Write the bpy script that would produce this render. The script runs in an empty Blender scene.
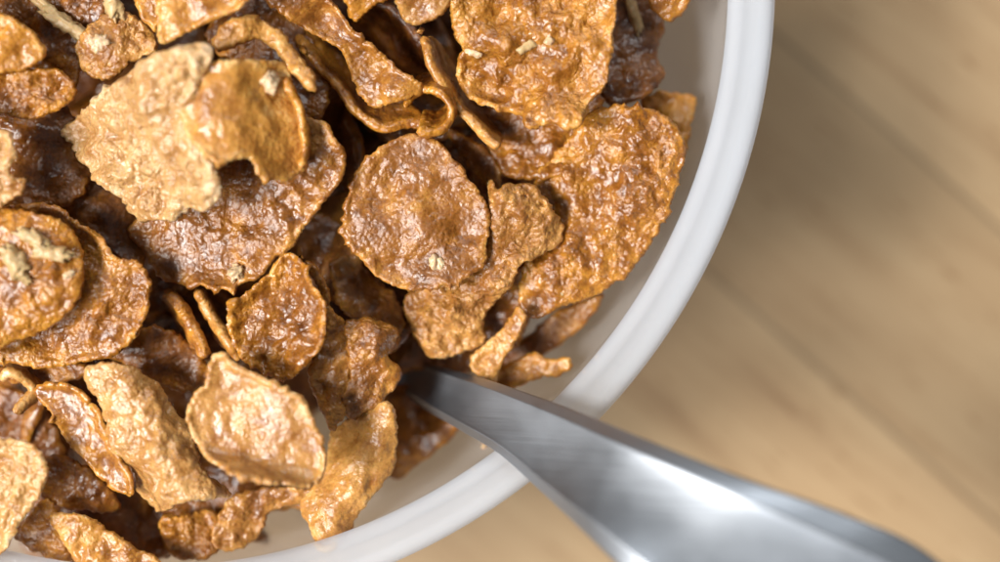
import bpy, math, random
import numpy as np
from mathutils import Vector, noise, Matrix
from mathutils.geometry import delaunay_2d_cdt

# ------------------------------------------------------------------ camera, world, light
C = bpy.context.scene.collection
sc = bpy.context.scene
MM = 0.001
CAM_Z, RIM_Z, PITCH = 373.0, 62.0, 0.16          # millimetres
cam = bpy.data.cameras.new('camera')
cam.lens = 70; cam.sensor_width = 36; cam.clip_start = 0.01; cam.clip_end = 20
cam.dof.use_dof = True; cam.dof.focus_distance = (CAM_Z-59)*MM; cam.dof.aperture_fstop = 3.9
camo = bpy.data.objects.new('camera', cam); C.objects.link(camo)
camo.location = (0, 0, CAM_Z*MM)
sc.camera = camo
w = bpy.data.worlds.new('World'); sc.world = w; w.use_nodes = True
# the room around: pale ceiling overhead, darker walls and furniture lower down
_n = w.node_tree.nodes; _l = w.node_tree.links
_tc = _n.new('ShaderNodeTexCoord'); _sp = _n.new('ShaderNodeSeparateXYZ'); _l.new(_tc.outputs['Generated'], _sp.inputs[0])
_rp = _n.new('ShaderNodeValToRGB'); _l.new(_sp.outputs[2], _rp.inputs[0])
_e = _rp.color_ramp.elements; _e[0].position = .30; _e[0].color = (.035, .030, .030, 1); _e[1].position = .80; _e[1].color = (.62, .63, .62, 1); _e.new(1.0).color = (1.25, 1.3, 1.3, 1)
_l.new(_rp.outputs[0], _n['Background'].inputs[0]); _n['Background'].inputs[1].default_value = 0.18

def area(name, loc, size, power, col):
    l = bpy.data.lights.new(name, 'AREA'); l.shape = 'RECTANGLE'
    l.size, l.size_y = size; l.energy = power; l.color = col
    o = bpy.data.objects.new(name, l); C.objects.link(o)
    o.location = loc
    o.rotation_euler = (Vector((0, 0, .05))-Vector(loc)).to_track_quat('-Z', 'Y').to_euler()
    return o
area('window_light', (-1.48, -0.22, 1.80), (0.75, 0.65), 84, (1.0, 0.97, 0.93))
area('second_window_light', (-1.10, -1.10, 1.70), (0.6, 0.5), 34, (0.95, 0.97, 1.0))
area('far_fill_light', (0.25, 2.30, 1.60), (1.5, 0.9), 34, (0.95, 0.98, 1.0))  # added unseen fill lamp: softens the bowl's table shadow, brightens spoon edge and rim
sc.view_settings.view_transform = 'Standard'
sc.view_settings.look = 'None'
sc.view_settings.exposure = -0.08
sc.cycles.use_denoising = True

# ------------------------------------------------------------------ helpers
def at(px, py, z):
    """pixel of the photograph (1000 x 562) at height z (mm) -> world mm"""
    k = PITCH*(CAM_Z-z)/(CAM_Z-RIM_Z)
    return np.stack([(np.asarray(px, float)-500)*k, -(np.asarray(py, float)-281)*k, np.asarray(z, float)+0*k], -1)

def props(o, label=None, cat=None, group=None, kind=None):
    for k, v in (('label', label), ('category', cat), ('group', group), ('kind', kind)):
        if v: o[k] = v
    return o

def mesh_obj(name, V, F, mat, parent=None, origin=(0, 0, 0), attrs=None, smooth=True):
    me = bpy.data.meshes.new(name)
    me.from_pydata([tuple(p) for p in (np.asarray(V, float)-np.asarray(origin))*MM], [], [tuple(int(i) for i in f) for f in F])
    if attrs:
        for k, a in attrs.items():
            at_ = me.attributes.new(k, 'FLOAT', 'POINT'); at_.data.foreach_set('value', np.asarray(a, np.float32))
    if smooth: me.polygons.foreach_set('use_smooth', [True]*len(me.polygons))
    me.materials.append(mat); me.update()
    o = bpy.data.objects.new(name, me); C.objects.link(o)
    if parent is not None: o.parent = parent
    o.location = Vector(origin)*MM
    return o

def spline(P, n_per=10, closed=True):
    P = np.array(P, float); n = len(P); out = []
    rng = range(n) if closed else range(n-1)
    for i in rng:
        if closed: a, b, c, d = P[i-1], P[i], P[(i+1) % n], P[(i+2) % n]
        else: a, b, c, d = P[max(i-1, 0)], P[i], P[i+1], P[min(i+2, n-1)]
        for k in range(n_per):
            t = k/n_per
            out.append(.5*((2*b)+(-a+c)*t+(2*a-5*b+4*c-d)*t*t+(-a+3*b-3*c+d)*t**3))
    if not closed: out.append(P[-1])
    return np.array(out)

def resample(P, s, closed=True):
    Q = np.vstack([P, P[:1]]) if closed else P
    d = np.r_[0, np.cumsum(np.linalg.norm(np.diff(Q, axis=0), axis=1))]
    n = max(8 if closed else 3, int(round(d[-1]/s)))
    t = np.linspace(0, d[-1], n+1)
    if closed: t = t[:-1]
    return np.stack([np.interp(t, d, Q[:, k]) for k in range(Q.shape[1])], -1)

def inside(P, poly):
    x, y = P[:, 0], P[:, 1]; r = np.zeros(len(P), bool); n = len(poly)
    for i in range(n):
        x1, y1 = poly[i-1]; x2, y2 = poly[i]
        c = ((y1 > y) != (y2 > y)); 
        if y1 != y2: r ^= c & (x < (x2-x1)*(y-y1)/(y2-y1)+x1)
    return r

def dist(P, poly):
    best = np.full(len(P), 1e9)
    for i in range(len(poly)):
        a, b = poly[i-1], poly[i]; ab = b-a; L = ab@ab+1e-12
        t = np.clip(((P-a)@ab)/L, 0, 1)
        best = np.minimum(best, np.linalg.norm(P-(a+t[:, None]*ab), axis=1))
    return best

def nz(p, s, seed, H=None, oct=1):
    v = Vector((p[0]*s+seed*7.3, p[1]*s-seed*3.1, p[2]*s+seed*1.7))
    return noise.noise(v) if oct == 1 else noise.fractal(v, .9, 2.1, oct)

def blister(p, s, seed):
    d, _ = noise.voronoi(Vector((p[0]*s+seed*5.1, p[1]*s+seed*2.3, p[2]*s)))
    return d

def shell(poly, sp, S, unit, thick, bump, seed, jag=1.0, wave=0.7, wave_s=.11, pores=0.0):
    """triangulated sheet over the 2-D domain poly; S maps (n,2) -> mm; returns closed shell"""
    rs = np.random.RandomState(seed)
    out = resample(poly, sp)
    nrm = np.roll(out, -1, 0)-np.roll(out, 1, 0); nrm = np.stack([nrm[:, 1], -nrm[:, 0]], -1)
    nrm /= np.linalg.norm(nrm, axis=1)[:, None]+1e-9
    j = np.array([noise.fractal(Vector((p[0]*.10/unit*.16, p[1]*.10/unit*.16, seed*3.3)), .6, 2.2, 4) for p in out])
    out = out+nrm*(j*jag*2.6*unit/.16*1.0)[:, None]*0.5
    lo, hi = out.min(0), out.max(0)
    xs = np.arange(lo[0], hi[0], sp); ys = np.arange(lo[1], hi[1], sp*.87)
    G = np.array([(x+(.5*sp if k % 2 else 0), y) for k, y in enumerate(ys) for x in xs])
    G = G+rs.uniform(-.18, .18, G.shape)*sp
    G = G[inside(G, out)]
    if len(G): G = G[dist(G, out) > .55*sp]
    V2 = np.vstack([out, G]); n = len(out)
    r = delaunay_2d_cdt([Vector(p) for p in V2], [], [list(range(n))], 1, 1e-6)
    V2 = np.array([tuple(v) for v in r[0]]); T = np.array([f for f in r[2] if len(f) == 3])
    M = S(V2)
    e1, e2 = M[T[:, 1]]-M[T[:, 0]], M[T[:, 2]]-M[T[:, 0]]
    fn = np.cross(e1, e2)
    N = np.zeros_like(M)
    for k in range(3): np.add.at(N, T[:, k], fn)
    N /= np.linalg.norm(N, axis=1)[:, None]+1e-12
    if N[:, 2].mean() < 0: N = -N; T = T[:, ::-1]
    # boundary edges
    from collections import Counter
    ed = Counter()
    for t in T:
        for a, b in ((t[0], t[1]), (t[1], t[2]), (t[2], t[0])): ed[(min(a, b), max(a, b))] += 1
    bset = sorted({v for e, c in ed.items() if c == 1 for v in e})
    isb = np.zeros(len(M), bool); isb[bset] = True
    B = M[isb]
    d = np.empty(len(M))
    for i in range(0, len(M), 500):
        d[i:i+500] = np.sqrt(((M[i:i+500, None]-B[None])**2).sum(-1)).min(1)
    d[isb] = 0
    wv = np.array([.9*nz(p, wave_s, seed)+.50*nz(p, wave_s*2.3, seed+9)+.45*(.25-abs(nz(p, wave_s*1.5, seed+17))) for p in M])*wave
    M = M+N*wv[:, None]
    half = thick*.5*np.sqrt(1-(1-np.clip(d/(thick*.55), 0, 1))**2)
    bl = [blister(p, .40, seed) for p in M]
    F1 = np.array([x[0] for x in bl]); F2 = np.array([x[1] for x in bl])
    bub = np.clip(1-F1*1.25, 0, 1)**.7
    gran = np.array([nz(p, 1.15, seed+3) for p in M])
    amp = np.array([.35+.65*max(0, min(1, .5+1.6*nz(p, .13, seed+5))) for p in M])
    ease = np.clip(d/1.1, 0.12, 1)
    gran2 = np.array([nz(p, .62, seed+8) for p in M])
    Pw = [Vector(p)+.35*noise.noise_vector(Vector(p)*.7+Vector((seed, 0, 0))) for p in M]
    bead = np.array([1-min(1, (noise.voronoi(q*.92+Vector((seed*3.1, 0, 0)))[0][0]*1.15))**2 for q in Pw])
    hgt = .8*bump*amp*(.62*(bub-.35)+.38*(bead-.5)+.75*gran2)*ease
    if pores: hgt -= pores*np.clip(.28-F1, 0, 1)*3*ease*(amp > .6)
    top = M+N*(half+hgt)[:, None]
    gr2 = np.array([nz(p, .9, seed+33) for p in M])
    bot = M-N*(half+bump*.5*gr2*ease)[:, None]
    idx = np.arange(len(M)); bi = idx.copy(); inner = np.where(~isb)[0]; bi[inner] = len(M)+np.arange(len(inner))
    V = np.vstack([top, bot[inner]])
    F = [tuple(t) for t in T]+[(bi[t[0]], bi[t[2]], bi[t[1]]) for t in T]
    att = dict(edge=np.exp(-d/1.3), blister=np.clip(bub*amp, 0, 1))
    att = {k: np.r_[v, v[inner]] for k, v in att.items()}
    return V, F, att

# ------------------------------------------------------------------ materials
def newmat(name):
    m = bpy.data.materials.new(name); m.use_nodes = True
    nt = m.node_tree; return m, nt, nt.nodes['Principled BSDF']
def N_(nt, t, **k):
    n = nt.nodes.new(t)
    for a, b in k.items(): setattr(n, a, b)
    return n
def ramp(nt, stops):
    r = N_(nt, 'ShaderNodeValToRGB'); e = r.color_ramp.elements
    while len(e) < len(stops): e.new(.5)
    for x, (p, c) in zip(e, stops): x.position = p; x.color = (*c, 1)
    return r
def math_(nt, op, a, b=None, c=None):
    n = N_(nt, 'ShaderNodeMath', operation=op)
    for i, v in enumerate((a, b, c)):
        if v is None: continue
        if isinstance(v, (int, float)): n.inputs[i].default_value = v
        else: nt.links.new(v, n.inputs[i])
    return n.outputs[0]

def flake_material():
    m, nt, b = newmat('glazed_cornflake'); L = nt.links.new
    tc = N_(nt, 'ShaderNodeTexCoord'); oi = N_(nt, 'ShaderNodeObjectInfo')
    mp = N_(nt, 'ShaderNodeVectorMath', operation='MULTIPLY_ADD')
    L(tc.outputs['Object'], mp.inputs[0]); mp.inputs[1].default_value = (1000,)*3
    rv = N_(nt, 'ShaderNodeVectorMath', operation='SCALE'); rv.inputs[0].default_value = (91, 37, 53); L(oi.outputs['Random'], rv.inputs['Scale'])
    L(rv.outputs[0], mp.inputs[2]); P = mp.outputs[0]
    def tex(scale, det=3, rough=.6):
        n = N_(nt, 'ShaderNodeTexNoise'); n.inputs['Scale'].default_value = scale; n.inputs['Detail'].default_value = det
        n.inputs['Roughness'].default_value = rough; L(P, n.inputs['Vector']); return n.outputs[0]
    big, mid, fine = tex(.11, 2), tex(.45, 4), tex(2.6, 4, .75)
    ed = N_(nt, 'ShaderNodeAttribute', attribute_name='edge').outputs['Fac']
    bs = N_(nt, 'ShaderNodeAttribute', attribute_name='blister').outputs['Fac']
    sep = N_(nt, 'ShaderNodeSeparateColor'); L(oi.outputs['Color'], sep.inputs[0])
    # tone = noise + edge + blister + per-flake shift
    t = math_(nt, 'MULTIPLY_ADD', big, .45, -.225)
    t = math_(nt, 'MULTIPLY_ADD', mid, .50, t)
    t = math_(nt, 'MULTIPLY_ADD', fine, .42, t)
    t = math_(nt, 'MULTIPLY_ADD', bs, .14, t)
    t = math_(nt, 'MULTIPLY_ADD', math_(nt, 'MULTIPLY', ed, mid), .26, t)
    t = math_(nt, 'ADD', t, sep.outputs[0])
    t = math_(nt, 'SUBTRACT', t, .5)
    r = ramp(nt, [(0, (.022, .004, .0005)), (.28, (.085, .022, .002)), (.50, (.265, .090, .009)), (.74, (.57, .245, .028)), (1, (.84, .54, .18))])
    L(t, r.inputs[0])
    # yellowness: green channel of object colour mixes to a paler corn tan
    mx = N_(nt, 'ShaderNodeMix', data_type='RGBA'); L(sep.outputs[1], mx.inputs[0]); L(r.outputs[0], mx.inputs[6])
    r2 = ramp(nt, [(0, (.08, .022, .004)), (.50, (.29, .115, .022)), (.80, (.60, .36, .15)), (1, (.82, .63, .42))]); L(t, r2.inputs[0]); L(r2.outputs[0], mx.inputs[7])
    # sparse dark toasted specks
    sp = tex(.8, 2); spk = ramp(nt, [(.0, (1, 1, 1)), (.30, (1, 1, 1)), (1, (1, 1, 1))]); spk.color_ramp.elements[0].color = (.6, .5, .4, 1); spk.color_ramp.elements[0].position = .20; spk.color_ramp.elements[1].position = .26
    L(sp, spk.inputs[0])
    ml = N_(nt, 'ShaderNodeMix', data_type='RGBA', blend_type='MULTIPLY'); ml.inputs[0].default_value = 1
    L(mx.outputs[2], ml.inputs[6]); L(spk.outputs[0], ml.inputs[7])
    L(ml.outputs[2], b.inputs['Base Color'])
    ro = math_(nt, 'MULTIPLY_ADD', tex(.35, 3), .55, .16); ro = math_(nt, 'SUBTRACT', ro, math_(nt, 'MULTIPLY', sep.outputs[2], .22))
    ro = math_(nt, 'MAXIMUM', ro, .2)
    L(ro, b.inputs['Roughness'])
    b.inputs['Specular IOR Level'].default_value = .6
    b.inputs['Subsurface Weight'].default_value = .25
    b.inputs['Subsurface Radius'].default_value = (1, .35, .10)
    b.inputs['Subsurface Scale'].default_value = .0014
    b.inputs['Coat Weight'].default_value = .25; b.inputs['Coat Roughness'].default_value = .15
    # fine sugar-glaze relief
    vo = N_(nt, 'ShaderNodeTexVoronoi'); vo.inputs['Scale'].default_value = 1.5; L(P, vo.inputs['Vector'])
    wpn = N_(nt, 'ShaderNodeTexNoise'); wpn.inputs['Scale'].default_value = .9; wpn.inputs['Detail'].default_value = 2; L(P, wpn.inputs['Vector'])
    wp = N_(nt, 'ShaderNodeVectorMath', operation='MULTIPLY_ADD'); L(wpn.outputs['Color'], wp.inputs[0]); wp.inputs[1].default_value = (.9,)*3; L(P, wp.inputs[2])
    vo.feature = 'SMOOTH_F1'; vo.inputs['Scale'].default_value = 1.25; vo.inputs['Smoothness'].default_value = .5; L(wp.outputs[0], vo.inputs['Vector'])
    vg = N_(nt, 'ShaderNodeTexVoronoi'); vg.inputs['Scale'].default_value = 2.7; L(wp.outputs[0], vg.inputs['Vector'])
    wrk = math_(nt, 'MULTIPLY_ADD', vg.outputs['Distance'], -.06, 0)
    wrk = math_(nt, 'MULTIPLY_ADD', fine, .22, wrk)
    wrk = math_(nt, 'ADD', wrk, math_(nt, 'MULTIPLY', vo.outputs['Distance'], -.72))
    wrk = math_(nt, 'MULTIPLY_ADD', tex(.7, 2, .5), .8, wrk)
    msk = ramp(nt, [(.38, (.45,)*3), (.62, (1,)*3)]); L(tex(.22, 2), msk.inputs[0])
    wrk = math_(nt, 'MULTIPLY', wrk, math_(nt, 'MULTIPLY', msk.outputs[0], oi.outputs['Alpha']))
    bp = N_(nt, 'ShaderNodeBump'); bp.inputs['Strength'].default_value = 1.0; bp.inputs['Distance'].default_value = .00045
    L(wrk, bp.inputs['Height']); L(bp.outputs[0], b.inputs['Normal'])
    L(bp.outputs[0], b.inputs['Coat Normal'])
    return m
FL = flake_material()

def simple(name, col, rough=.5, bump=0, bscale=1, sss=0, var=.15):
    m, nt, b = newmat(name); L = nt.links.new
    tc = N_(nt, 'ShaderNodeTexCoord'); n = N_(nt, 'ShaderNodeTexNoise'); n.inputs['Scale'].default_value = bscale*1000; n.inputs['Detail'].default_value = 3
    L(tc.outputs['Object'], n.inputs['Vector'])
    r = ramp(nt, [(.3, tuple(c*(1-var) for c in col)), (.7, tuple(min(1, c*(1+var)) for c in col))]); L(n.outputs[0], r.inputs[0])
    L(r.outputs[0], b.inputs['Base Color']); b.inputs['Roughness'].default_value = rough
    if sss: b.inputs['Subsurface Weight'].default_value = sss; b.inputs['Subsurface Scale'].default_value = .001
    if bump:
        bp = N_(nt, 'ShaderNodeBump'); bp.inputs['Strength'].default_value = .6; bp.inputs['Distance'].default_value = bump*MM
        L(n.outputs[0], bp.inputs['Height']); L(bp.outputs[0], b.inputs['Normal'])
    return m
OAT = simple('pale_oat', (.52, .35, .16), .4, .4, .9, .2)
SUG = simple('white_sugar', (.60, .42, .24), .25, .5, 1.2, .3, .25)

def wood_material():
    m, nt, b = newmat('oiled_light_wood'); L = nt.links.new
    tc = N_(nt, 'ShaderNodeTexCoord')
    rot = N_(nt, 'ShaderNodeMapping'); rot.inputs['Rotation'].default_value = (0, 0, math.radians(41))
    L(tc.outputs['Object'], rot.inputs['Vector'])
    def tex(sx, sy, det, rough=.6, dist=0):
        mp = N_(nt, 'ShaderNodeMapping'); mp.inputs['Scale'].default_value = (sx, sy, 1); L(rot.outputs[0], mp.inputs['Vector'])
        n = N_(nt, 'ShaderNodeTexNoise'); n.inputs['Scale'].default_value = 1; n.inputs['Detail'].default_value = det; n.inputs['Roughness'].default_value = rough
        n.inputs['Distortion'].default_value = dist
        L(mp.outputs[0], n.inputs['Vector']); return n.outputs[0]
    g1 = tex(8, 110, 4, .6, .5); g2 = tex(30, 420, 4, .6); g3 = tex(14, 20, 2)
    v = math_(nt, 'MULTIPLY_ADD', g1, .55, math_(nt, 'MULTIPLY', g2, .25)); v = math_(nt, 'MULTIPLY_ADD', g3, .3, v)
    r = ramp(nt, [(.38, (.270, .165, .085)), (.50, (.375, .250, .135)), (.62, (.425, .295, .165))]); L(v, r.inputs[0])
    # staves: narrow glued boards with faintly different tone and thin dark joints
    sx = N_(nt, 'ShaderNodeSeparateXYZ'); L(rot.outputs[0], sx.inputs[0])
    y = math_(nt, 'MULTIPLY', math_(nt, 'ADD', sx.outputs[1], .0155), 1/.043)
    fl = math_(nt, 'FLOOR', y); fr = math_(nt, 'FRACT', y)
    wn = N_(nt, 'ShaderNodeTexWhiteNoise', noise_dimensions='1D'); L(fl, wn.inputs['W'])
    tone = math_(nt, 'MULTIPLY_ADD', wn.outputs['Value'], .16, .92)
    jt = math_(nt, 'LESS_THAN', math_(nt, 'ABSOLUTE', math_(nt, 'SUBTRACT', fr, .5)), .488)
    tone = math_(nt, 'MULTIPLY', tone, math_(nt, 'MULTIPLY_ADD', jt, .35, .65))
    # occasional dark pore dashes
    g4 = tex(90, 700, 2); dk = ramp(nt, [(.62, (1, 1, 1)), (.70, (.62, .52, .42))]); L(g4, dk.inputs[0])
    ml = N_(nt, 'ShaderNodeMix', data_type='RGBA', blend_type='MULTIPLY'); ml.inputs[0].default_value = .8
    L(r.outputs[0], ml.inputs[6]); L(dk.outputs[0], ml.inputs[7])
    hs = N_(nt, 'ShaderNodeHueSaturation'); L(ml.outputs[2], hs.inputs['Color']); L(tone, hs.inputs['Value'])
    L(hs.outputs[0], b.inputs['Base Color']); b.inputs['Roughness'].default_value = .42
    bp = N_(nt, 'ShaderNodeBump'); bp.inputs['Strength'].default_value = .3; bp.inputs['Distance'].default_value = .0002
    L(g2, bp.inputs['Height']); L(bp.outputs[0], b.inputs['Normal'])
    return m

def plastic(name, clear, col, rough):
    """milky translucent plastic: part clear, part scattering"""
    m, nt, b = newmat(name); L = nt.links.new
    tc = N_(nt, 'ShaderNodeTexCoord'); n = N_(nt, 'ShaderNodeTexNoise'); n.inputs['Scale'].default_value = 45; n.inputs['Detail'].default_value = 4
    L(tc.outputs['Object'], n.inputs['Vector'])
    b.inputs['Base Color'].default_value = (*col, 1); b.inputs['Roughness'].default_value = rough
    b.inputs['IOR'].default_value = 1.5; b.inputs['Coat Weight'].default_value = .3; b.inputs['Coat Roughness'].default_value = .1
    tl = N_(nt, 'ShaderNodeBsdfTranslucent'); tl.inputs[0].default_value = (*col, 1)
    tr = N_(nt, 'ShaderNodeBsdfTransparent')
    m1 = N_(nt, 'ShaderNodeMixShader'); m1.inputs[0].default_value = .5; L(b.outputs[0], m1.inputs[1]); L(tl.outputs[0], m1.inputs[2])
    m2 = N_(nt, 'ShaderNodeMixShader'); L(math_(nt, 'MULTIPLY_ADD', n.outputs[0], .16, clear-.08), m2.inputs[0])
    L(m1.outputs[0], m2.inputs[1]); L(tr.outputs[0], m2.inputs[2])
    L(m2.outputs[0], nt.nodes['Material Output'].inputs[0])
    return m

def steel_material():
    m, nt, b = newmat('brushed_steel'); L = nt.links.new
    b.inputs['Metallic'].default_value = 1; b.inputs['Base Color'].default_value = (.36, .385, .42, 1)
    tc = N_(nt, 'ShaderNodeTexCoord'); mp = N_(nt, 'ShaderNodeMapping'); mp.inputs['Rotation'].default_value = (0, 0, math.radians(28)); mp.inputs['Scale'].default_value = (60, 1600, 60)
    L(tc.outputs['Object'], mp.inputs[0])
    n = N_(nt, 'ShaderNodeTexNoise'); n.inputs['Scale'].default_value = 1; n.inputs['Detail'].default_value = 3; L(mp.outputs[0], n.inputs['Vector'])
    n2 = N_(nt, 'ShaderNodeTexNoise'); n2.inputs['Scale'].default_value = 120; n2.inputs['Detail'].default_value = 4; L(tc.outputs['Object'], n2.inputs['Vector'])
    L(math_(nt, 'MULTIPLY_ADD', n2.outputs[0], .20, .36), b.inputs['Roughness'])
    bp = N_(nt, 'ShaderNodeBump'); bp.inputs['Strength'].default_value = .4; bp.inputs['Distance'].default_value = .0001
    L(n.outputs[0], bp.inputs['Height']); L(bp.outputs[0], b.inputs['Normal'])
    return m

# ------------------------------------------------------------------ table
def table():
    X, Y, T, r = 900, 620, 28, 5
    V, F = [], []
    prof = [(0, -T), (0, -r)]+[(r*(1-math.cos(a)), -r+r*math.sin(a)) for a in np.linspace(.3, math.pi/2, 5)]
    for ins, z in prof:
        for sx, sy in ((-1, -1), (1, -1), (1, 1), (-1, 1)): V.append((sx*(X/2-ins)+60, sy*(Y/2-ins), z))
    for k in range(len(prof)-1):
        for i in range(4): F.append((k*4+i, k*4+(i+1) % 4, k*4+4+(i+1) % 4, k*4+4+i))
    n = len(V); F += [(n-4, n-3, n-2, n-1), (3, 2, 1, 0)]
    o = mesh_obj('tabletop', V, F, wood_material(), smooth=False)
    props(o, 'pale wooden tabletop with diagonal grain under the cereal bowl', 'table', kind='structure')
table()

# ------------------------------------------------------------------ bowl
BC = at(141, -19.4, 62.0); BX, BY = BC[0], BC[1]
INZ = [3.5, 4.5, 8, 18, 30, 40, 50, 58, 61]; INR = [38, 42, 54, 73, 86, 92, 94.6, 95.2, 95.6]
def r_in(z): return np.interp(z, INZ, INR)
def lathe(name, prof, mat, parent, n=256):
    V, F = [], []; m = len(prof)
    for i in range(n):
        a = 2*math.pi*i/n; c, s = math.cos(a), math.sin(a)
        V += [(r*c, r*s, z) for r, z in prof]
    for i in range(n):
        j = (i+1) % n
        for k in range(m):
            l = (k+1) % m; F.append((i*m+k, j*m+k, j*m+l, i*m+l))
    return mesh_obj(name, V, F, mat, parent)
def bowl():
    root = bpy.data.objects.new('cereal_bowl', None); C.objects.link(root); root.location = (BX*MM, BY*MM, 0)
    root.empty_display_size = .02
    props(root, 'milky translucent bowl with a thick white rim, full of cornflakes', 'bowl')
    ins = spline(list(zip([.01]+INR, [3.4]+INZ)), 5, False)
    outs = [(r+1.7 if r > 40 else r, z-1.9 if r < 60 else z-1.0) for r, z in ins if z < 57.5][::-1]
    outs = [(97.0, 58.0)]+outs+[(36, .6), (33, .3), (.01, .9)]
    prof = [tuple(p) for p in ins if p[1] < 58.5]+outs
    lathe('bowl_wall', prof[::1], plastic('milky_plastic', .66, (.95, .93, .92), .15), root)
    rim = []
    # rounded lip, 6.4 mm wide, with a faint step on its inner shoulder
    pts = [(94.7, 57.0), (94.6, 57.9), (95.3, 59.0), (96.6, 60.6), (98.0, 62.1), (98.9, 62.9), (99.9, 63.15), (100.8, 62.9), (101.4, 62.1), (101.5, 60.8), (101.2, 58.6), (100.2, 57.2), (97.8, 56.4)]
    rim = [tuple(p) for p in spline(pts, 4, True)]
    lathe('rim', rim[::-1], plastic('white_plastic_rim', .50, (.84, .90, .98), .08), root)
    return root
bowl()

# ------------------------------------------------------------------ spoon
def spoon():
    st = steel_material()
    top = [(418, 360, 39), (450, 369, 48), (485, 379, 56), (520, 391, 62), (570, 409, 69), (650, 441, 79), (750, 480, 86), (850, 517, 88), (920, 549, 88.5), (975, 600, 89), (985, 650, 89)]
    bot = [(398, 391, 39), (428, 411, 48), (463, 432, 56), (497, 453, 62), (535, 487, 69), (582, 530, 79), (632, 578, 86), (690, 640, 88), (760, 690, 88.5), (860, 715, 89), (930, 700, 89)]
    A = spline([at(*p) for p in top], 8, False); B = spline([at(*p) for p in bot], 8, False)
    root = bpy.data.objects.new('spoon', None); C.objects.link(root)
    o = (A[0]+B[0])/2; root.location = Vector(o)*MM; root.empty_display_size = .01
    props(root, 'stainless steel spoon stuck into the cornflakes, wide handle resting over the rim', 'spoon')
    # cross-section: fraction across, height (mm): bevelled rims, gently dished face
    sec = [(0, -1.1), (0, -.8), (.01, -.55), (.05, -.10), (.09, .34), (.125, .70), (.14, .76), (.155, .72), (.19, .55), (.28, .30), (.4, .12), (.5, .06), (.6, .12), (.72, .30), (.81, .55), (.845, .72), (.86, .76), (.875, .70), (.91, .34), (.95, -.10), (.99, -.55), (1, -.8), (1, -1.1), (.9, -1.5), (.6, -1.6), (.4, -1.6), (.1, -1.5)]
    sec = spline(sec, 3, True)
    V, F = [], []; n = len(sec)
    T = np.gradient((A+B)/2, axis=0)
    for a, b, t in zip(A, B, T):
        x = b-a; nn = np.cross(x, t); nn /= np.linalg.norm(nn)
        if nn[2] < 0: nn = -nn
        V += [a+x*u+nn*h*min(1, .55+np.linalg.norm(x)/40) for u, h in sec]
    m = len(A)
    for i in range(m-1):
        for k in range(n): F.append((i*n+k, i*n+(k+1) % n, (i+1)*n+(k+1) % n, (i+1)*n+k))
    F += [tuple(range(n)), tuple(range((m-1)*n, m*n))[::-1]]
    mesh_obj('handle', V, F, st, root)
    bpy.data.objects['handle'].location = Vector((0, 0, 0))
    me = bpy.data.objects['handle'].data
    for v in me.vertices: v.co -= Vector(o)*MM
    # spoon bowl, sunk in the flakes
    V, F = [], []; nu, nv = 25, 15
    d = np.array([-.80, .46, 0]); d /= np.linalg.norm(d); s = np.array([d[1], -d[0], 0])
    for side in (0, 1):
        for i in range(nu):
            t = i/(nu-1); wd = 15*math.sin(math.pi*min(1, (.12+.88*t)))**.55 if t < 1 else 0.5
            wd = max(wd, 3.6*(1-t)) if t < .2 else wd
            for j in range(nv):
                v = -1+2*j/(nv-1)
                z = -6-30*t**.6+8*t**3 - (1-v*v)*7*math.sin(math.pi*t)
                V.append(d*(58*t-2)+s*v*wd+np.array([0, 0, z+8-(1.1 if side else 0)]))
    for side in (0, 1):
        b0 = side*nu*nv
        for i in range(nu-1):
            for j in range(nv-1):
                q = (b0+i*nv+j, b0+(i+1)*nv+j, b0+(i+1)*nv+j+1, b0+i*nv+j+1); F.append(q if not side else q[::-1])
    K = nu*nv
    per = [i*nv for i in range(nu)]+[(nu-1)*nv+j for j in range(1, nv)]+[i*nv+nv-1 for i in range(nu-2, -1, -1)]+[j for j in range(nv-2, 0, -1)]
    for a, b in zip(per, per[1:]+per[:1]): F.append((a, b, b+K, a+K))
    mesh_obj('spoon_bowl', V, F, st, root)
spoon()

# ------------------------------------------------------------------ flakes
CEN, EST = [], []
def height(px, py, c, z, g, bend, cup):
    U, V = (px-c[0])/50, (py-c[1])/50
    a = math.radians(bend[0]); s = -U*math.sin(a)+V*math.cos(a)
    return z+g[0]*U+g[1]*V+bend[1]*s*s+cup*(U*U+V*V)

def bit(kind, parent, P, ang, L, W, seed, origin):
    """small oat sliver or sugar lump stuck on a flake"""
    V, F = [], []; nu, nv = 22, 16
    ca, sa = math.cos(math.radians(ang)), -math.sin(math.radians(ang))
    for i in range(nu+1):
        t = i/nu*math.pi; x = -math.cos(t)*L/2; r = math.sin(t)**.6*W/2
        for j in range(nv):
            a = 2*math.pi*j/nv; q = np.array([x, r*math.cos(a), r*math.sin(a)*.75])
            k = 1+.55*noise.noise(Vector(q*1.1)+Vector((seed, 0, 0)))+.35*noise.noise(Vector(q*2.6)+Vector((seed, 5, 0)))
            q = q*k+np.array([0, .3*math.sin(x*.8+seed), 0])
            V.append(np.array([q[0]*ca-q[1]*sa, q[0]*sa+q[1]*ca, q[2]])+P-origin)
    for i in range(nu):
        for j in range(nv): F.append((i*nv+j, i*nv+(j+1) % nv, (i+1)*nv+(j+1) % nv, (i+1)*nv+j))
    return mesh_obj(kind, V, F, OAT if kind == 'oat_sliver' else SUG, parent)

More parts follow.
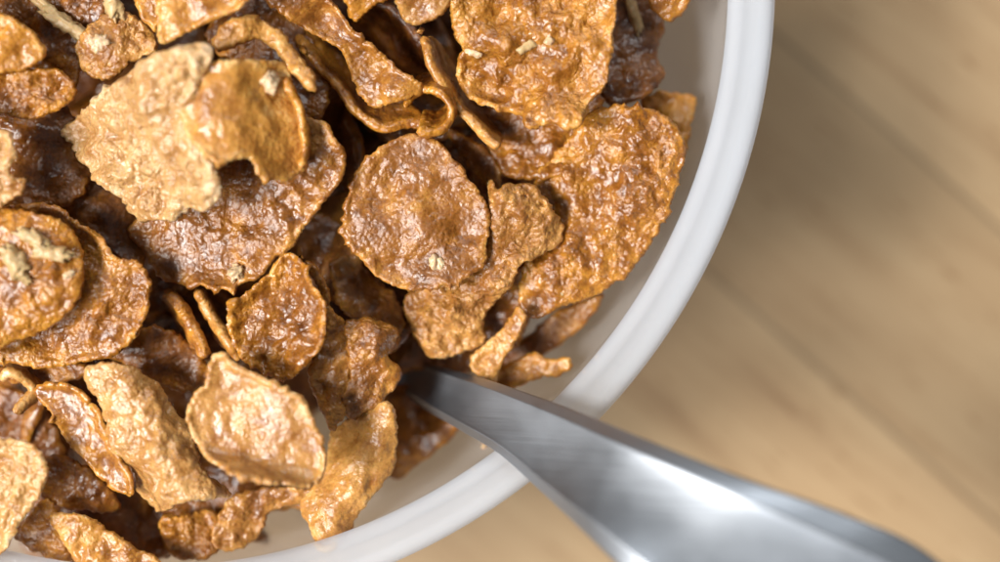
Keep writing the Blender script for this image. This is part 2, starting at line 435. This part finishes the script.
SEED = [10]
TOP = []
def flake(label, poly, z, g=(0, 0), bend=(0, 0), cup=0, curl=0, cw=10, tone=.5, pale=0., gloss=.4, thick=1.0, bump=.75, wave=.7, jag=1., group=None, bits=(), sp=2.1, fn=None, pores=0.):
    SEED[0] += 1; seed = SEED[0]
    P = spline(poly, 8, True); c = P.mean(0)
    curl *= 1.15; wave *= 2.3; jag *= 2.0
    if not cup and not curl: cup = .5*math.sin(seed*2.3)
    pl = resample(P, 4)
    def S(Q):
        h = height(Q[:, 0], Q[:, 1], c, z, g, bend, cup)
        if curl: h = h+curl*np.exp(-dist(Q, pl)/cw)
        if fn is not None: h = h+fn(Q[:, 0], Q[:, 1])
        return at(Q[:, 0], Q[:, 1], h)
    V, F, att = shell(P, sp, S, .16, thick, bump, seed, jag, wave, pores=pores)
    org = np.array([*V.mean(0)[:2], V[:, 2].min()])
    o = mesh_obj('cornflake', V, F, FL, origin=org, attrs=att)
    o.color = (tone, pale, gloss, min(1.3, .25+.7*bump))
    props(o, label, 'cornflake', group or 'cornflakes heaped at the top of the bowl')
    for k, b in enumerate(bits):
        kind, bx, by, ang, L, W = b
        q = S(np.array([[bx, by], [bx, by]], float))[0]+np.array([0, 0, thick*.5+W*.12])
        bit(kind, o, q, ang, L, W, seed+k*3.7, org)
    TOP.append((P, z))
    return o

def ribbon(label, edge, z, depth, slant=(0, 0), thick=1.8, bow=0, tone=.5, pale=0., gloss=.4, bump=.6, wave=.5, group=None, zend=0, bits=(), prof=.45):
    """a flake standing on edge: its upper edge runs along 'edge' (pixels), its body hangs down by 'depth' mm"""
    SEED[0] += 1; seed = SEED[0]
    E = spline(edge, 10, False); zz = z+np.linspace(0, 1, len(E))*zend
    W = at(E[:, 0], E[:, 1], zz)
    s = np.r_[0, np.cumsum(np.linalg.norm(np.diff(W, axis=0), axis=1))]; L = s[-1]
    n = 26; t = np.linspace(0, 1, n)
    low = [(a*L, -depth*(math.sin(math.pi*a)**prof)) for a in t[1:-1]]
    upp = [(a*L, .6*math.sin(a*9+seed)*min(1, 6*a, 6*(1-a))) for a in t]
    poly = np.array(upp+low[::-1])
    def S(Q):
        q = np.clip(Q[:, 0], 0, L); B = np.stack([np.interp(q, s, W[:, k]) for k in range(3)], -1)
        dn = Q[:, 1]
        B[:, 0] += -dn*slant[0]+bow*np.sin(np.clip(-dn/depth, 0, 1)*math.pi)*0
        B[:, 1] += -dn*slant[1]
        B[:, 2] += dn
        k = bow*(dn/depth)**2
        B[:, 0] += k*slant[0]*2; B[:, 1] += k*slant[1]*2
        return B
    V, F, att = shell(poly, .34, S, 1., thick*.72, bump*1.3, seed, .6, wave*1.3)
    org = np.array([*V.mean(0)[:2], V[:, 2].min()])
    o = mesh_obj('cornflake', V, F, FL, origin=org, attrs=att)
    o.color = (tone, pale, gloss, min(1.3, .25+.7*bump))
    props(o, label, 'cornflake', group or 'cornflakes heaped at the top of the bowl')
    for k, b in enumerate(bits):
        kind, bx, by, ang, LL, WW = b
        bit(kind, o, at(bx, by, z+1.), ang, LL, WW, seed+k*3.7, org)
    return o
# ---- right side of the heap
flake('golden cornflake corner poking out behind the big glossy flake beside the rim', [(640,105),(652,93),(676,92),(695,96),(692,120),(689,142),(680,160),(655,150)], 47, (1,0), tone=.58, gloss=.5)
flake('dark brown cornflake standing at the upper right beside the clear bowl wall', [(600,-30),(650,-20),(664,20),(660,44),(658,58),(663,74),(654,92),(637,102),(612,106),(596,80)], 50, (-1,1.5), (80,-2), tone=.36, gloss=.4, bits=[('oat_sliver',634,14,80,7,1.8)])
flake('orange cornflake tip at the top edge, nearest the rim', [(636,-30),(645,-5),(655,14),(668,23),(682,14),(694,-8),(690,-30)], 54, (2,-2), tone=.50, gloss=.6)
flake('brown cornflake under the glossy bumpy flake at the lower right slope', [(520,340),(560,310),(604,293),(585,324),(552,350),(528,360),(500,372),(495,350)], 43, (2,-1), tone=.45)
flake('small bright orange cornflake end lying just above the spoon handle', [(490,374),(510,362),(535,353),(550,360),(569,357),(572,370),(550,377),(533,381),(515,388),(495,388)], 49, (2,-1), (20,1), tone=.57, gloss=.8, bump=.9)
flake('big reddish glossy cornflake with sparkling bumps next to the right rim', [(589,113),(610,106),(637,105),(657,112),(674,125),(686,149),(682,169),(677,190),(670,207),(655,239),(635,266),(611,288),(584,300),(557,310),(535,318),(522,309),(517,290),(525,262),(530,235),(528,205),(538,175),(560,148)], 55, (1.2,-.6), (120,-1.1), curl=.6, tone=.52, gloss=1., bump=1.15, wave=.9, bits=[('sugar_lump',558,292,0,1.7,1.5)])
flake('reddish brown cornflake tucked under the upper glossy flake', [(468,105),(485,140),(498,165),(508,176),(539,180),(569,175),(580,158),(594,125),(600,95),(540,80)], 52, (1,1), (0,1), tone=.44, gloss=.5)
flake('dark brown cornflake between the round flake and the right glossy flake', [(470,160),(500,175),(530,178),(560,190),(560,230),(520,270),(480,240)], 47, (0,1), tone=.42)
flake('tan porous lumpy cornflake with bubble holes right of the round flake', [(490,182),(502,187),(513,183),(537,189),(553,211),(566,231),(560,247),(540,256),(519,264),(516,277),(508,291),(497,302),(488,313),(483,329),(485,341),(475,350),(459,353),(435,358),(416,341),(408,318),(410,292),(440,280),(480,250),(485,215)], 55, (1.5,-1.3), (115,-.8), tone=.54, pale=.4, gloss=.4, bump=1.3, wave=1.3, pores=2.0)
flake('knobbly tan cornflake strip running down to the spoon neck', [(518,306),(527,312),(522,330),(514,345),(502,364),(496,382),(482,377),(472,366),(474,352),(492,338),(506,322)], 53, (3,-1), tone=.58, pale=.3, bump=1.1)
flake('round olive brown cornflake with curled golden edge, middle of the bowl', [(369,154),(389,142),(416,134),(437,141),(452,157),(474,184),(488,211),(489,243),(482,268),(463,285),(439,290),(416,291),(396,286),(376,276),(358,256),(343,242),(341,222),(345,200),(355,172)], 58, (.6,-.5), (0,0), cup=-.5, curl=1.1, cw=7, tone=.48, pale=.22, gloss=.35, bump=.75, bits=[('sugar_lump',436,265,20,2.6,2.2),('sugar_lump',442,262,70,1.6,1.6)])
flake('shiny crinkled cornflake with a dark hollow, topmost near the upper right', [(446,-30),(450,5),(453,34),(462,48),(458,66),(468,92),(486,108),(506,114),(520,117),(526,128),(535,131),(549,125),(569,133),(584,124),(589,105),(603,91),(611,68),(614,34),(616,0),(610,-30)], 61, (1,0), (0,0), tone=.56, pale=.12, gloss=1., bump=1.3, wave=1.3,
  fn=lambda x,y: -4.5*np.exp(-(((x-500)/38)**2+((y-88)/26)**2)), bits=[('sugar_lump',475,54,5,2.8,1.2),('oat_sliver',527,48,-20,3.2,1.5),('sugar_lump',548,40,-30,1.8,1.4)])
flake('greyish tan cornflake tip at the top edge left of the shiny crinkled flake', [(388,-30),(395,0),(400,16),(411,26),(427,23),(441,16),(452,0),(455,-30)], 62, (0,-2), tone=.55, pale=.5, gloss=.3)
ribbon('long thin tan cornflake edge running down left of the shiny crinkled flake', [(414,15),(419,35),(424,55),(433,75),(446,96),(464,118),(482,136),(498,148)], 60, 14, (.25,.15), 2.3, tone=.54, pale=.3)
# ---- centre top
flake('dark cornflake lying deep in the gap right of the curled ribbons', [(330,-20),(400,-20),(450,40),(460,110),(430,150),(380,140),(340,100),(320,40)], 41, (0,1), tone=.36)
flake('tongue of a golden cornflake at the top edge above the ribbons', [(335,-30),(345,0),(350,17),(359,22),(372,8),(388,-2),(395,-30)], 62, (0,-3), tone=.60)
flake('folded cornflake with a pale square lip left of the dark gap', [(258,-30),(272,8),(300,27),(328,42),(344,55),(354,75),(362,95),(374,108),(392,105),(421,95),(423,84),(406,71),(394,62),(370,42),(345,20),(320,-5),(305,-30)], 59, (0,-2.2), (35,1.8), curl=.8, cw=6, tone=.46, pale=.15, bump=.6,
  fn=lambda x,y: 3.0*np.exp(-(((x-395)/28)**2+((y-92)/16)**2)))
ribbon('long wavy cornflake edge slanting down to the small rolled loop', [(300,50),(318,72),(338,92),(352,110),(368,124),(390,131),(418,133),(436,128)], 58, 15, (-.5,.95), 2.2, tone=.52, gloss=.5)
ribbon('small cornflake rolled into a loop above the round middle flake', [(402,112),(412,100),(428,95),(444,99),(450,113),(444,127),(430,133),(418,128)], 60, 8, (.1,.6), 1.9, tone=.50, gloss=.7, prof=.25)
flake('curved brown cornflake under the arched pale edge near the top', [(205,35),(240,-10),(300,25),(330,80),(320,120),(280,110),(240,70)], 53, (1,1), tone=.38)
flake('arched cornflake edge with a pale frayed end above the big folded flakes', [(212,46),(215,34),(231,21),(254,17),(276,27),(291,42),(302,56),(313,72),(315,90),(304,86),(292,74),(285,63),(276,50),(262,41),(246,43),(232,49),(219,51)], 65, (0,1.5), (40,-1.5), tone=.60, pale=.25, bump=.9, thick=1.4)
# ---- left top
flake('triangular golden cornflake with a bright edge at the top left', [(158,-25),(157,0),(158,30),(160,43),(171,42),(200,26),(246,3),(262,-25)], 66, (1,-1), (30,1), curl=.8, cw=4, tone=.60, pale=.15, bump=.5)
flake('narrow golden cornflake left of the triangular one at the top edge', [(128,-25),(136,5),(145,22),(157,30),(168,10),(165,-25)], 62, (1,0), tone=.58)
flake('red brown cornflake beneath the oat slivers, top left corner', [(-40,-30),(60,-25),(110,-20),(112,20),(85,60),(70,95),(20,80),(-40,60)], 57, (1,0), tone=.42, gloss=.6)
flake('golden blurred cornflake in the top left corner holding a long oat sliver', [(-50,-10),(0,12),(28,28),(44,45),(45,58),(25,70),(0,74),(-50,80)], 66, (0,-1), cup=-.4, tone=.62, gloss=.5)
flake('clustered tan cornflake carrying a pale crumb near the top left', [(76,50),(86,30),(105,13),(130,12),(150,26),(157,48),(148,56),(130,66),(110,80),(95,79),(82,68)], 61, (1,-.5), cup=-1.2, tone=.54, pale=.35, bump=1.3, bits=[('sugar_lump',101,43,10,3.8,2.8),('oat_sliver',114,8,60,5,2.6),('oat_sliver',66,24,38,11,2.4),('oat_sliver',38,8,-30,6,1.7)])
flake('sugar dotted brown cornflake at the left edge below the oat slivers', [(-30,66),(10,70),(45,68),(64,72),(77,92),(60,110),(32,120),(0,118),(-30,120)], 63, (0,-1), cup=-.7, tone=.48, gloss=.8, bump=1.3)
flake('deep red brown cornflake left of the big frosted flake', [(-20,112),(30,115),(62,105),(80,130),(95,165),(80,200),(40,215),(-20,205)], 55, (-1,.5), tone=.40, gloss=.5)
flake('pale frosted cornflake cut by the left edge, topmost there', [(-45,115),(0,128),(14,138),(19,156),(13,172),(27,182),(8,203),(-45,215)], 66, (-.5,-1), curl=1.4, cw=5, tone=.66, pale=.7, gloss=.5, bump=1.0)
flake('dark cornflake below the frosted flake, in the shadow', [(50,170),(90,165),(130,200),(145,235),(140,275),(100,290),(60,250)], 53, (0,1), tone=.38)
flake('broad brown cornflake lying under the two big folded flakes', [(132,224),(137,240),(150,262),(160,279),(178,285),(200,289),(228,292),(245,283),(262,277),(268,266),(290,253),(298,238),(310,222),(328,199),(340,182),(346,162),(338,138),(318,120),(260,110),(180,150)], 58.5, (1.2,-1.0), (110,-.5), curl=.6, cw=6, tone=.49, pale=.15, gloss=.4, bits=[('sugar_lump',237,273,70,2.6,2.4)])
flake('big frosted pale cornflake, bumpy and bright, at the upper left', [(67,125),(80,112),(92,101),(113,79),(142,60),(177,48),(207,44),(212,60),(200,90),(200,140),(216,165),(223,190),(212,207),(196,215),(186,213),(165,223),(142,222),(130,211),(121,194),(95,171),(75,147)], 66, (4.2,-2.0), (70,-1.2), tone=.70, pale=.9, gloss=1., bump=1.9, wave=1.0, curl=-.5, cw=5)
flake('golden square cornflake folded down over the frosted one, reddish on its right', [(182,80),(200,65),(214,62),(245,60),(282,62),(291,78),(300,110),(306,150),(302,172),(294,180),(270,183),(258,176),(252,160),(236,157),(222,165),(214,164),(190,140),(180,110)], 70.5, (-1.5,.2), (90,-2.3), curl=.9, cw=4, tone=.66, pale=.2, gloss=.3, bump=.5, wave=.4, bits=[('sugar_lump',271,82,60,3.2,2.8)],
  fn=lambda x,y: -1.6*(1+np.tanh((x-252)/22)))
ribbon('thin cornflake edge curving down the right of the folded golden flake', [(284,72),(289,88),(295,105),(302,125),(306,145),(303,168),(296,178)], 68, 9, (-.1,.1), 1.8, tone=.52, gloss=.5)
# ---- left middle
flake('large cupped cornflake with a thick golden lip along the left middle', [(-40,215),(10,205),(60,210),(95,235),(115,257),(135,262),(147,279),(149,297),(142,322),(129,342),(108,356),(68,364),(34,368),(0,364),(-40,360)], 60, (1.0,-.5), cup=-.3, curl=1.6, cw=8, tone=.50, gloss=.5, bump=1.0)
flake('golden brown cornflake at the left edge with three pale oat slivers on it', [(-40,200),(10,207),(40,214),(68,225),(81,245),(85,275),(76,305),(52,328),(20,341),(-40,350)], 66, (-.5,0), cup=-.7, tone=.56, gloss=.6, bump=.8, bits=[('oat_sliver',35,240,28,6,2.2),('oat_sliver',54,252,18,6.5,2.6),('oat_sliver',18,264,48,6,3.0),('sugar_lump',70,276,0,2,1.6)])
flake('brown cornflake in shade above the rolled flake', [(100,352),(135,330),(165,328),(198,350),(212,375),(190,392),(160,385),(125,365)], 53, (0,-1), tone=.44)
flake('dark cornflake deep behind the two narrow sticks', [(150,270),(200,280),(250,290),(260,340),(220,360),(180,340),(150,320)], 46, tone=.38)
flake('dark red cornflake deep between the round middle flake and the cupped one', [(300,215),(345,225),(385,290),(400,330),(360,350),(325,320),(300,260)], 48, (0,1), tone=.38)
ribbon('left one of two narrow cornflake sticks between the cupped and round flakes', [(168,296),(178,306),(188,322),(197,340),(206,355)], 57, 9, (-.35,.25), 3.0, tone=.48, gloss=.3)
ribbon('right one of two narrow cornflake sticks, longer and paler', [(196,288),(206,303),(218,325),(229,345),(238,360)], 58, 10, (-.3,.2), 2.6, tone=.54, pale=.25)
flake('cupped cornflake with a dark glossy hollow and bright right lip', [(268,276),(280,258),(292,253),(305,262),(315,279),(323,305),(320,332),(312,356),(297,376),(277,381),(254,371),(240,356),(230,328),(229,304),(246,291)], 59, (1.8,-.3), (100,3.4), curl=1.4, cw=6, tone=.50, gloss=.95, bump=1.1)
flake('brown cornflake edge curling down right of the cupped hollow flake', [(300,257),(318,268),(328,290),(332,308),(346,322),(354,345),(352,370),(350,400),(341,422),(331,431),(321,412),(309,385),(308,370),(318,350),(326,320),(322,295)], 58, (-1,-.5), (80,-2), tone=.50, pale=.25, gloss=.6, bump=.9)
flake('crumpled cornflake with a raised ridge just left of the spoon neck', [(344,326),(360,318),(388,325),(397,342),(388,358),(400,366),(399,382),(386,398),(366,412),(352,418),(344,400),(350,370)], 56.5, (-1,0), (60,-1.5), tone=.47, pale=.15, wave=1.4, bump=.9)
flake('orange brown cornflake flat against the bowl wall below the spoon neck', [(385,388),(405,385),(430,395),(458,410),(464,424),(445,444),(420,462),(400,477),(380,470),(378,420)], 42, (2,1), tone=.46, gloss=.3, bump=.3)
flake('yellow rolled cornflake tube with an open end at the bottom near the rim', [(394,405),(397,432),(395,464),(374,494),(360,516),(349,540),(340,547),(328,545),(314,540),(308,527),(303,508),(312,490),(322,460),(330,430),(354,416),(380,402)], 56.5, (1.5,.6), (118,-7), tone=.64, pale=.35, gloss=.35, bump=.65, wave=.5)
ribbon('curled rim of a cornflake closing the end of the yellow tube', [(312,519),(322,524),(331,530),(336,540),(328,545),(316,540)], 55, 5, (.1,.2), 1.8, tone=.70, pale=.4)
flake('brown ragged cornflake beneath the smooth pale one, near the bottom wall', [(228,500),(245,490),(285,485),(318,492),(312,506),(300,505),(270,513),(263,532),(243,548),(221,551),(212,535)], 52, (0,-1), tone=.55, pale=.3, bump=1.2)
flake('smooth pale cornflake with a small knob and upturned lower lip', [(210,357),(217,352),(227,354),(235,362),(259,375),(277,383),(299,394),(312,414),(322,434),(325,452),(324,471),(316,483),(297,487),(272,487),(252,484),(229,475),(208,457),(196,443),(190,430),(187,411),(193,395),(205,383)], 66, (.5,-.6), (25,0), curl=1.0, cw=5, tone=.60, pale=.5, gloss=.4, bump=.4, wave=.35,
  fn=lambda x,y: .011*np.clip((y-(440+(x-205)*.24)),0,30)**2*.5)
flake('rolled barrel-shaped cornflake with a frosted bright left flank', [(88,366),(108,362),(133,367),(158,383),(180,412),(194,441),(201,466),(215,482),(236,493),(215,499),(187,501),(165,511),(150,514),(137,498),(129,471),(115,443),(98,402),(85,380)], 64, (.8,-.5), (57,-8.5), tone=.66, pale=.65, gloss=.9, bump=1.0, wave=.7)
flake('smooth orange cornflake sloping under the barrel-shaped one', [(34,389),(54,382),(76,390),(98,413),(112,442),(127,470),(135,497),(110,487),(84,459),(65,440),(50,416)], 59.5, (2.2,-1.5), (50,1.2), curl=.7, cw=4, tone=.55, gloss=.4, bump=.35)
ribbon('pale cornflake lip above the dark hole at the left edge', [(-10,392),(6,375),(22,384),(30,396),(20,410),(8,420)], 60, 8, (0,.2), 2.4, tone=.62, pale=.4)
flake('brown cornflake band between the large cupped flake and the orange one', [(-30,362),(30,366),(80,362),(95,370),(60,384),(30,385),(-30,375)], 55, (0,-2), tone=.50)
flake('frosted rounded cornflake cut by the left edge near the bottom', [(-40,440),(0,436),(18,440),(39,449),(48,466),(42,489),(26,516),(13,540),(0,552),(-40,560)], 64, (1,-1), cup=-.4, curl=1.0, cw=5, tone=.64, pale=.6, gloss=.6, bump=1.0)
flake('brown cornflake in shade right of the frosted one at the bottom left', [(40,462),(62,455),(90,465),(112,488),(120,510),(90,512),(60,505),(42,495)], 54, (0,-1), tone=.44)
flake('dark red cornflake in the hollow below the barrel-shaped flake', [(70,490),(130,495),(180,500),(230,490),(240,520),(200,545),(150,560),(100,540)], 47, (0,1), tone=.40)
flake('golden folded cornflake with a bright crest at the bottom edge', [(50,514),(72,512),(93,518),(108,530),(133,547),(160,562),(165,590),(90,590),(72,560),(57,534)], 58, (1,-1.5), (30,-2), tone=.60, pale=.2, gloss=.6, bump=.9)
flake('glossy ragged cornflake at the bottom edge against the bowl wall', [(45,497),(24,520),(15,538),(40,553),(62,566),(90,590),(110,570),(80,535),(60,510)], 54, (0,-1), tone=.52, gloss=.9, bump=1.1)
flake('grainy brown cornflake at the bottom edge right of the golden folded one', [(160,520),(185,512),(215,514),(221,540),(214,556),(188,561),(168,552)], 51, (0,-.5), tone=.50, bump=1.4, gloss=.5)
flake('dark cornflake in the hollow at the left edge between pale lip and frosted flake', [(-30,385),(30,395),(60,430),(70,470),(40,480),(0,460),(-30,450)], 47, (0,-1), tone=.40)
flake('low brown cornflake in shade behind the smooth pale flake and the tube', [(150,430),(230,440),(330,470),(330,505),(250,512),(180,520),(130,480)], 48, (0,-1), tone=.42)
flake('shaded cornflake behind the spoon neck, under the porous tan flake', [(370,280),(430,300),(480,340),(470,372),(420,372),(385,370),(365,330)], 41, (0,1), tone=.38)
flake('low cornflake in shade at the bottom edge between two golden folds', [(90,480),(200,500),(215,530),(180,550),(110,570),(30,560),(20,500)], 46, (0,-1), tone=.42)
flake('thin brown cornflake between the round olive flake and the crumpled one near the spoon neck', [(330,262),(352,258),(378,282),(398,300),(404,330),(392,350),(372,330),(350,318),(335,300)], 51, (-2,1), (40,-2), tone=.46, pale=.1)
flake('brown cornflake filling the notch between the porous tan strip and the big reddish flake', [(478,300),(500,282),(528,290),(530,320),(512,350),(488,352),(470,330)], 47, (1,-1), tone=.48)
flake('small curled brown cornflake in the gap above the round olive flake', [(446,128),(470,138),(498,160),(500,190),(484,186),(462,162)], 51, (2,-1), (50,-2), tone=.47)
# sugar crumbs on the bowl's inner wall
def crumbs():
    lab = ['tiny sugar crumb on the bowl wall right under the spoon handle', 'sugar crumb on the wall just left of the rim below the spoon', 'lone sugar crumb on the inner wall, midway along the lower rim', 'sugar crumb on the wall near the yellow rolled flake', 'faint sugar crumb on the wall above the lower rim', 'sugar crumb on the wall right of the orange flake end', 'sugar crumb on the wall nearest the shiny rim above the spoon']
    for k, (px, py, s) in enumerate([(484,446,.9), (474,470,1.0), (415,507,.7), (394,518,.8), (494,457,.7), (597,357,.8), (585,372,.7)]):
        z = 58.
        for z_ in np.arange(56, 20, -.25):
            p = at(px, py, z_)
            if math.hypot(p[0]-BX, p[1]-BY) >= r_in(z_)-.1: z = z_; break
        p = at(px, py, z)
        V, F = [], []; n = 8
        for i in range(n+1):
            t = math.pi*i/n
            for j in range(n):
                a = 2*math.pi*j/n; q = Vector((math.sin(t)*math.cos(a), math.sin(t)*math.sin(a), math.cos(t)))
                V.append(np.array(q*(s/2)*(1+.5*noise.noise(q*1.7+Vector((k*3, 0, 0)))))+p)
        for i in range(n):
            for j in range(n): F.append((i*n+j, (i+1)*n+j, (i+1)*n+(j+1) % n, i*n+(j+1) % n))
        props(mesh_obj('sugar_crumb', V, F, SUG, origin=p), lab[k], 'crumb', 'sugar crumbs on the bowl wall')
crumbs()

# ------------------------------------------------------------------ flakes lower in the bowl
def filler():
    rs = random.Random(7)
    protos = []
    for k in range(7):
        SEED[0] += 1
        n = 11; R = rs.uniform(10, 14)
        poly = [(R*rs.uniform(.72, 1.1)*math.cos(2*math.pi*i/n), R*rs.uniform(.65, 1.0)*math.sin(2*math.pi*i/n)) for i in range(n)]
        a = rs.uniform(0, math.pi); kb = rs.uniform(-.045, .06); cu = rs.uniform(-.01, .035)
        def S(Q, a=a, kb=kb, cu=cu):
            s = Q[:, 0]*math.cos(a)+Q[:, 1]*math.sin(a)
            return np.stack([Q[:, 0], Q[:, 1], kb*s*s*.6+cu*(Q**2).sum(1)*.6], -1)
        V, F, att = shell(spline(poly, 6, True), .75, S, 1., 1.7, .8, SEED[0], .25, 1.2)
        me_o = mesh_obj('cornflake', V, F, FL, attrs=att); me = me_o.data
        bpy.data.objects.remove(me_o); protos.append(me)
    def add(x, y, z, tilt, label, group):
        o = bpy.data.objects.new('cornflake', rs.choice(protos)); C.objects.link(o)
        o.location = (x*MM, y*MM, z*MM)
        q = Matrix.Rotation(rs.uniform(0, 6.28), 4, 'Z')@Matrix.Rotation(tilt, 4, 'X')@Matrix.Rotation(rs.uniform(0, 6.28), 4, 'Z')
        o.rotation_euler = q.to_euler()
        o.color = (rs.uniform(.26, .50), rs.uniform(0, .25), rs.uniform(0, .8), .7)
        props(o, label, 'cornflake', group)
    low = 'shadowed cornflake wedged down in the gaps beneath the upper flakes'
    for z, n in ((20, 30), (27, 50), (34, 62)):
        for i in range(n):
            rr = (r_in(z-7)-9)*math.sqrt((i+.5)/n); a = i*2.39996+z
            x, y = BX+rr*math.cos(a)+rs.uniform(-4, 4), BY+rr*math.sin(a)+rs.uniform(-4, 4)
            add(x, y, z+rs.uniform(-3, 3), rs.uniform(0, .65), low, 'cornflakes wedged beneath the upper flakes')
    for i in range(14):
        px, py = [(60, 150), (120, 190), (330, 110), (350, 170), (400, 60), (440, 130), (330, 240), (385, 320), (150, 350), (220, 320), (20, 400), (110, 500), (200, 520), (480, 170)][i]
        p = at(px, py, 45)
        add(p[0], p[1], 42+rs.uniform(-3, 3), rs.uniform(.8, 1.25), low, 'cornflakes wedged beneath the upper flakes')
    # the rest of the heap, beyond the picture's left and upper edges
    for z, n in ((47, 36), (56, 50), (62, 44)):
        for i in range(n):
            rr = (r_in(z-9)-13)*math.sqrt((i+.5)/n); a = i*2.39996+z
            x, y = BX+rr*math.cos(a)+rs.uniform(-3, 3), BY+rr*math.sin(a)+rs.uniform(-3, 3)
            if x > -98 and y < 62: continue
            add(x, y, z+rs.uniform(-2, 3), rs.uniform(0, .6), 'cornflake on the far side of the heap beyond the picture', 'cornflakes beyond the picture')
filler()
